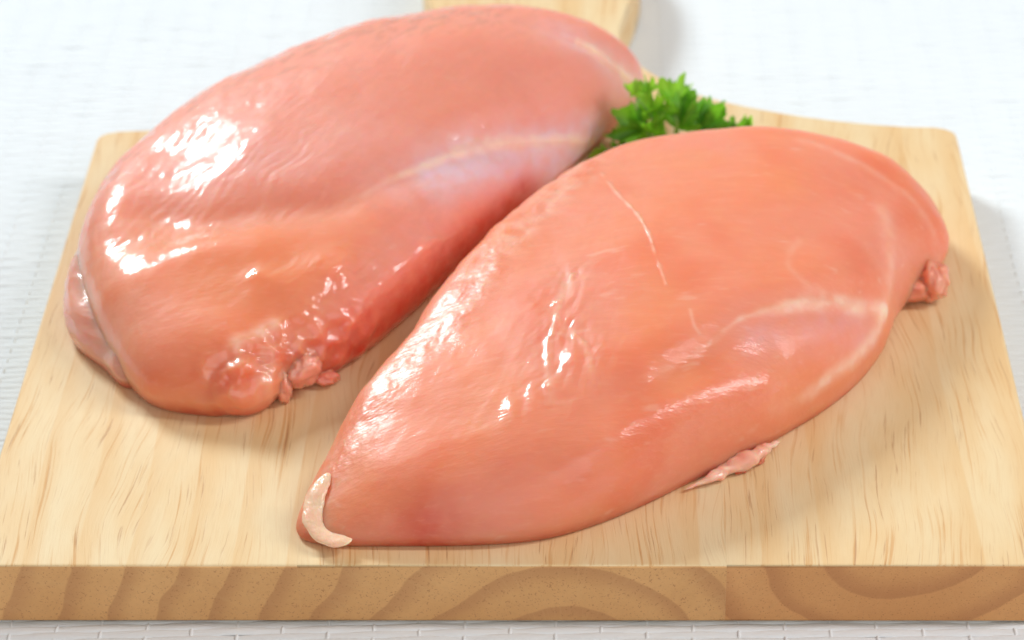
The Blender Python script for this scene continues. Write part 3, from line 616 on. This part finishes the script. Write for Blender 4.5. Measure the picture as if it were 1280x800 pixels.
# ------------------------------------------------------------------ parsley sprig
def leaf_material():
    t = NT('parsley_leaf'); p = t.cm()
    v = t.at('shade'); n1 = t.noise(p, 2.0, 3, .6)
    c = t.mix(t.sm(n1, .3, .7), (.070, .25, .015), (.20, .50, .036))
    c = t.mix(t.math('MULTIPLY', t.sm(v, .45, .95), .8), c, (.34, .62, .07))
    b = t.n('BsdfPrincipled', {'Base Color': c, 'Roughness': .38, 'Specular IOR Level': .5, 'Normal': t.bump(t.noise(p, 9, 3), .5, .0006)})
    tr = t.n('BsdfTranslucent', {'Color': t.mix(1.0, c, (1.5, 1.6, .8), 'MULTIPLY')})
    mx = t.n('MixShader', {0: .45, 1: b.outputs[0], 2: tr.outputs[0]})
    t.t.links.new(mx.outputs[0], t.out.inputs[0])
    return t.m
LEAF = leaf_material()
def stem_material():
    t = NT('parsley_stem'); p = t.cm()
    t.bsdf(Base_Color=t.mix(t.noise(p, 3, 2), (.16, .36, .05), (.26, .48, .10)), Roughness=.4, Subsurface_Weight=.3, Subsurface_Radius=(.4, 1, .2), Subsurface_Scale=.001)
    return t.m
STEM = stem_material()
def parsley():
    rnd = random.Random(4)
    root = empty('parsley_sprig', 'fresh green curly parsley sprig tucked between the two chicken breasts', 'parsley', (4.5, 18.6, 0))
    base = np.array([4.5, 18.5, .25])
    tips = [(2.35, 18.35, .50, .5), (2.75, 18.15, .60, .6), (3.15, 18.0, .55, .55), (2.95, 18.45, 1.05, .75), (3.15, 18.7, 1.65, .95), (3.55, 18.5, 1.5, .8), 
            (3.20, 19.0, 2.45, .45), (3.60, 19.15, 2.45, .45), (3.70, 19.0, 1.90, .85), (4.30, 19.25, 2.15, .95), (4.65, 19.25, 2.05, .9), (4.65, 18.8, 1.65, .9), 
            (5.10, 19.2, 1.55, .8), (5.45, 19.0, 1.4, .85), (5.65, 19.4, 1.45, .7), (5.80, 18.6, .95, .7), (6.05, 19.0, 1.05, .6), (6.30, 19.0, .85, .55), (6.62, 19.1, .85, .5),
            (6.75, 19.2, .95, .5), (6.5, 18.9, .95, .6)]
    K, A_ = 9, 64
    for i, (x, y, z, size) in enumerate(tips):
        size *= 1.12; z = z * .97; tip = np.array([x, y, z]); foot = base + (tip - base) * .25; foot[2] = max(.2, foot[2] - .1)
        d = tip - base; d /= np.linalg.norm(d); d = d + np.array([rnd.uniform(-.25, .25), rnd.uniform(-.3, .1), rnd.uniform(-.1, .35)]); d /= np.linalg.norm(d)
        org = tip - d * size * .5
        # stalk from the foot to the leaf
        mid = (foot + org) / 2 + np.array([rnd.uniform(-.1, .1), rnd.uniform(-.1, .1), .18])
        P = catmull([tuple(foot), tuple(mid), tuple(org)], 14, False); o = strand('stem', root, [tuple(q) for q in P], [.055 - .0015 * j for j in range(14)], STEM, 1, 7, 14, .05)
        # lobed, toothed, ruffled blade
        ph = np.linspace(-1.75, 1.75, A_); lob = [(-1.15, .80, .46), (0, 1.0, .50), (1.15, .80, .46), (-.58, .85, .30), (.58, .85, .30)]
        r = np.zeros(A_)
        for c, l, w in lob: r = np.maximum(r, l * np.exp(-((ph - c - rnd.uniform(-.1, .1)) / w) ** 2) * rnd.uniform(.85, 1.15))
        r = .30 + .70 * r; r *= 1 + .15 * np.sign(np.sin(ph * 10 + i)) * np.abs(np.sin(ph * 13 + i)) ** .6
        r *= sst(1.75 - np.abs(ph), 0, .35) * .9 + .1
        rho = np.linspace(.04, 1, K)[:, None]; R_ = rho * r[None] * size
        X = R_ * np.sin(ph)[None] * 1.0; Y = R_ * np.cos(ph)[None]
        f1, f2 = rnd.uniform(3, 5), rnd.uniform(6, 9)
        Z = size * (rho ** 1.5) * (.23 * np.sin(f1 * ph + rnd.uniform(0, 6))[None] + .17 * np.sin(f2 * ph + rnd.uniform(0, 6))[None]) - .28 * size * rho ** 2 * rnd.uniform(-.4, 1.3) + .12 * size * np.abs(np.sin(ph * 2.7))[None] * rho
        L = np.stack([X, Y, Z], -1).reshape(-1, 3)
        # frame: blade axis d, blade normal turned mostly up and to the front
        nrm = np.array([rnd.uniform(-.7, .7), -.55 + rnd.uniform(-.5, .5), .8]); nrm -= d * (nrm @ d); nrm /= np.linalg.norm(nrm); sd = np.cross(d, nrm)
        V = org + L[:, :1] * sd + L[:, 1:2] * d + L[:, 2:] * nrm; V[:, 2] = np.maximum(V[:, 2], .02)
        idx = np.arange(K * A_).reshape(K, A_)
        F = np.stack([idx[:-1, :-1], idx[1:, :-1], idx[1:, 1:], idx[:-1, 1:]], -1).reshape(-1, 4)
        o = mesh_obj('leaf', V, F, LEAF, root); attr(o, 'shade', np.full(len(V), rnd.random()))
    P = [(4.2, 18.45, .2), (4.8, 18.5, .22), (5.8, 18.2, .16), (7.0, 17.9, .12)]
    strand('stem', root, P, [.08, .1, .1, .08], STEM, 1, 10, 30, .05)
    return root
parsley()

# children are written in board coordinates: undo the offset of their parent Empties
for o in list(COL.objects):
    if o.parent and o.parent.type == 'EMPTY':
        o.matrix_parent_inverse = Matrix.Translation(o.parent.location).inverted()
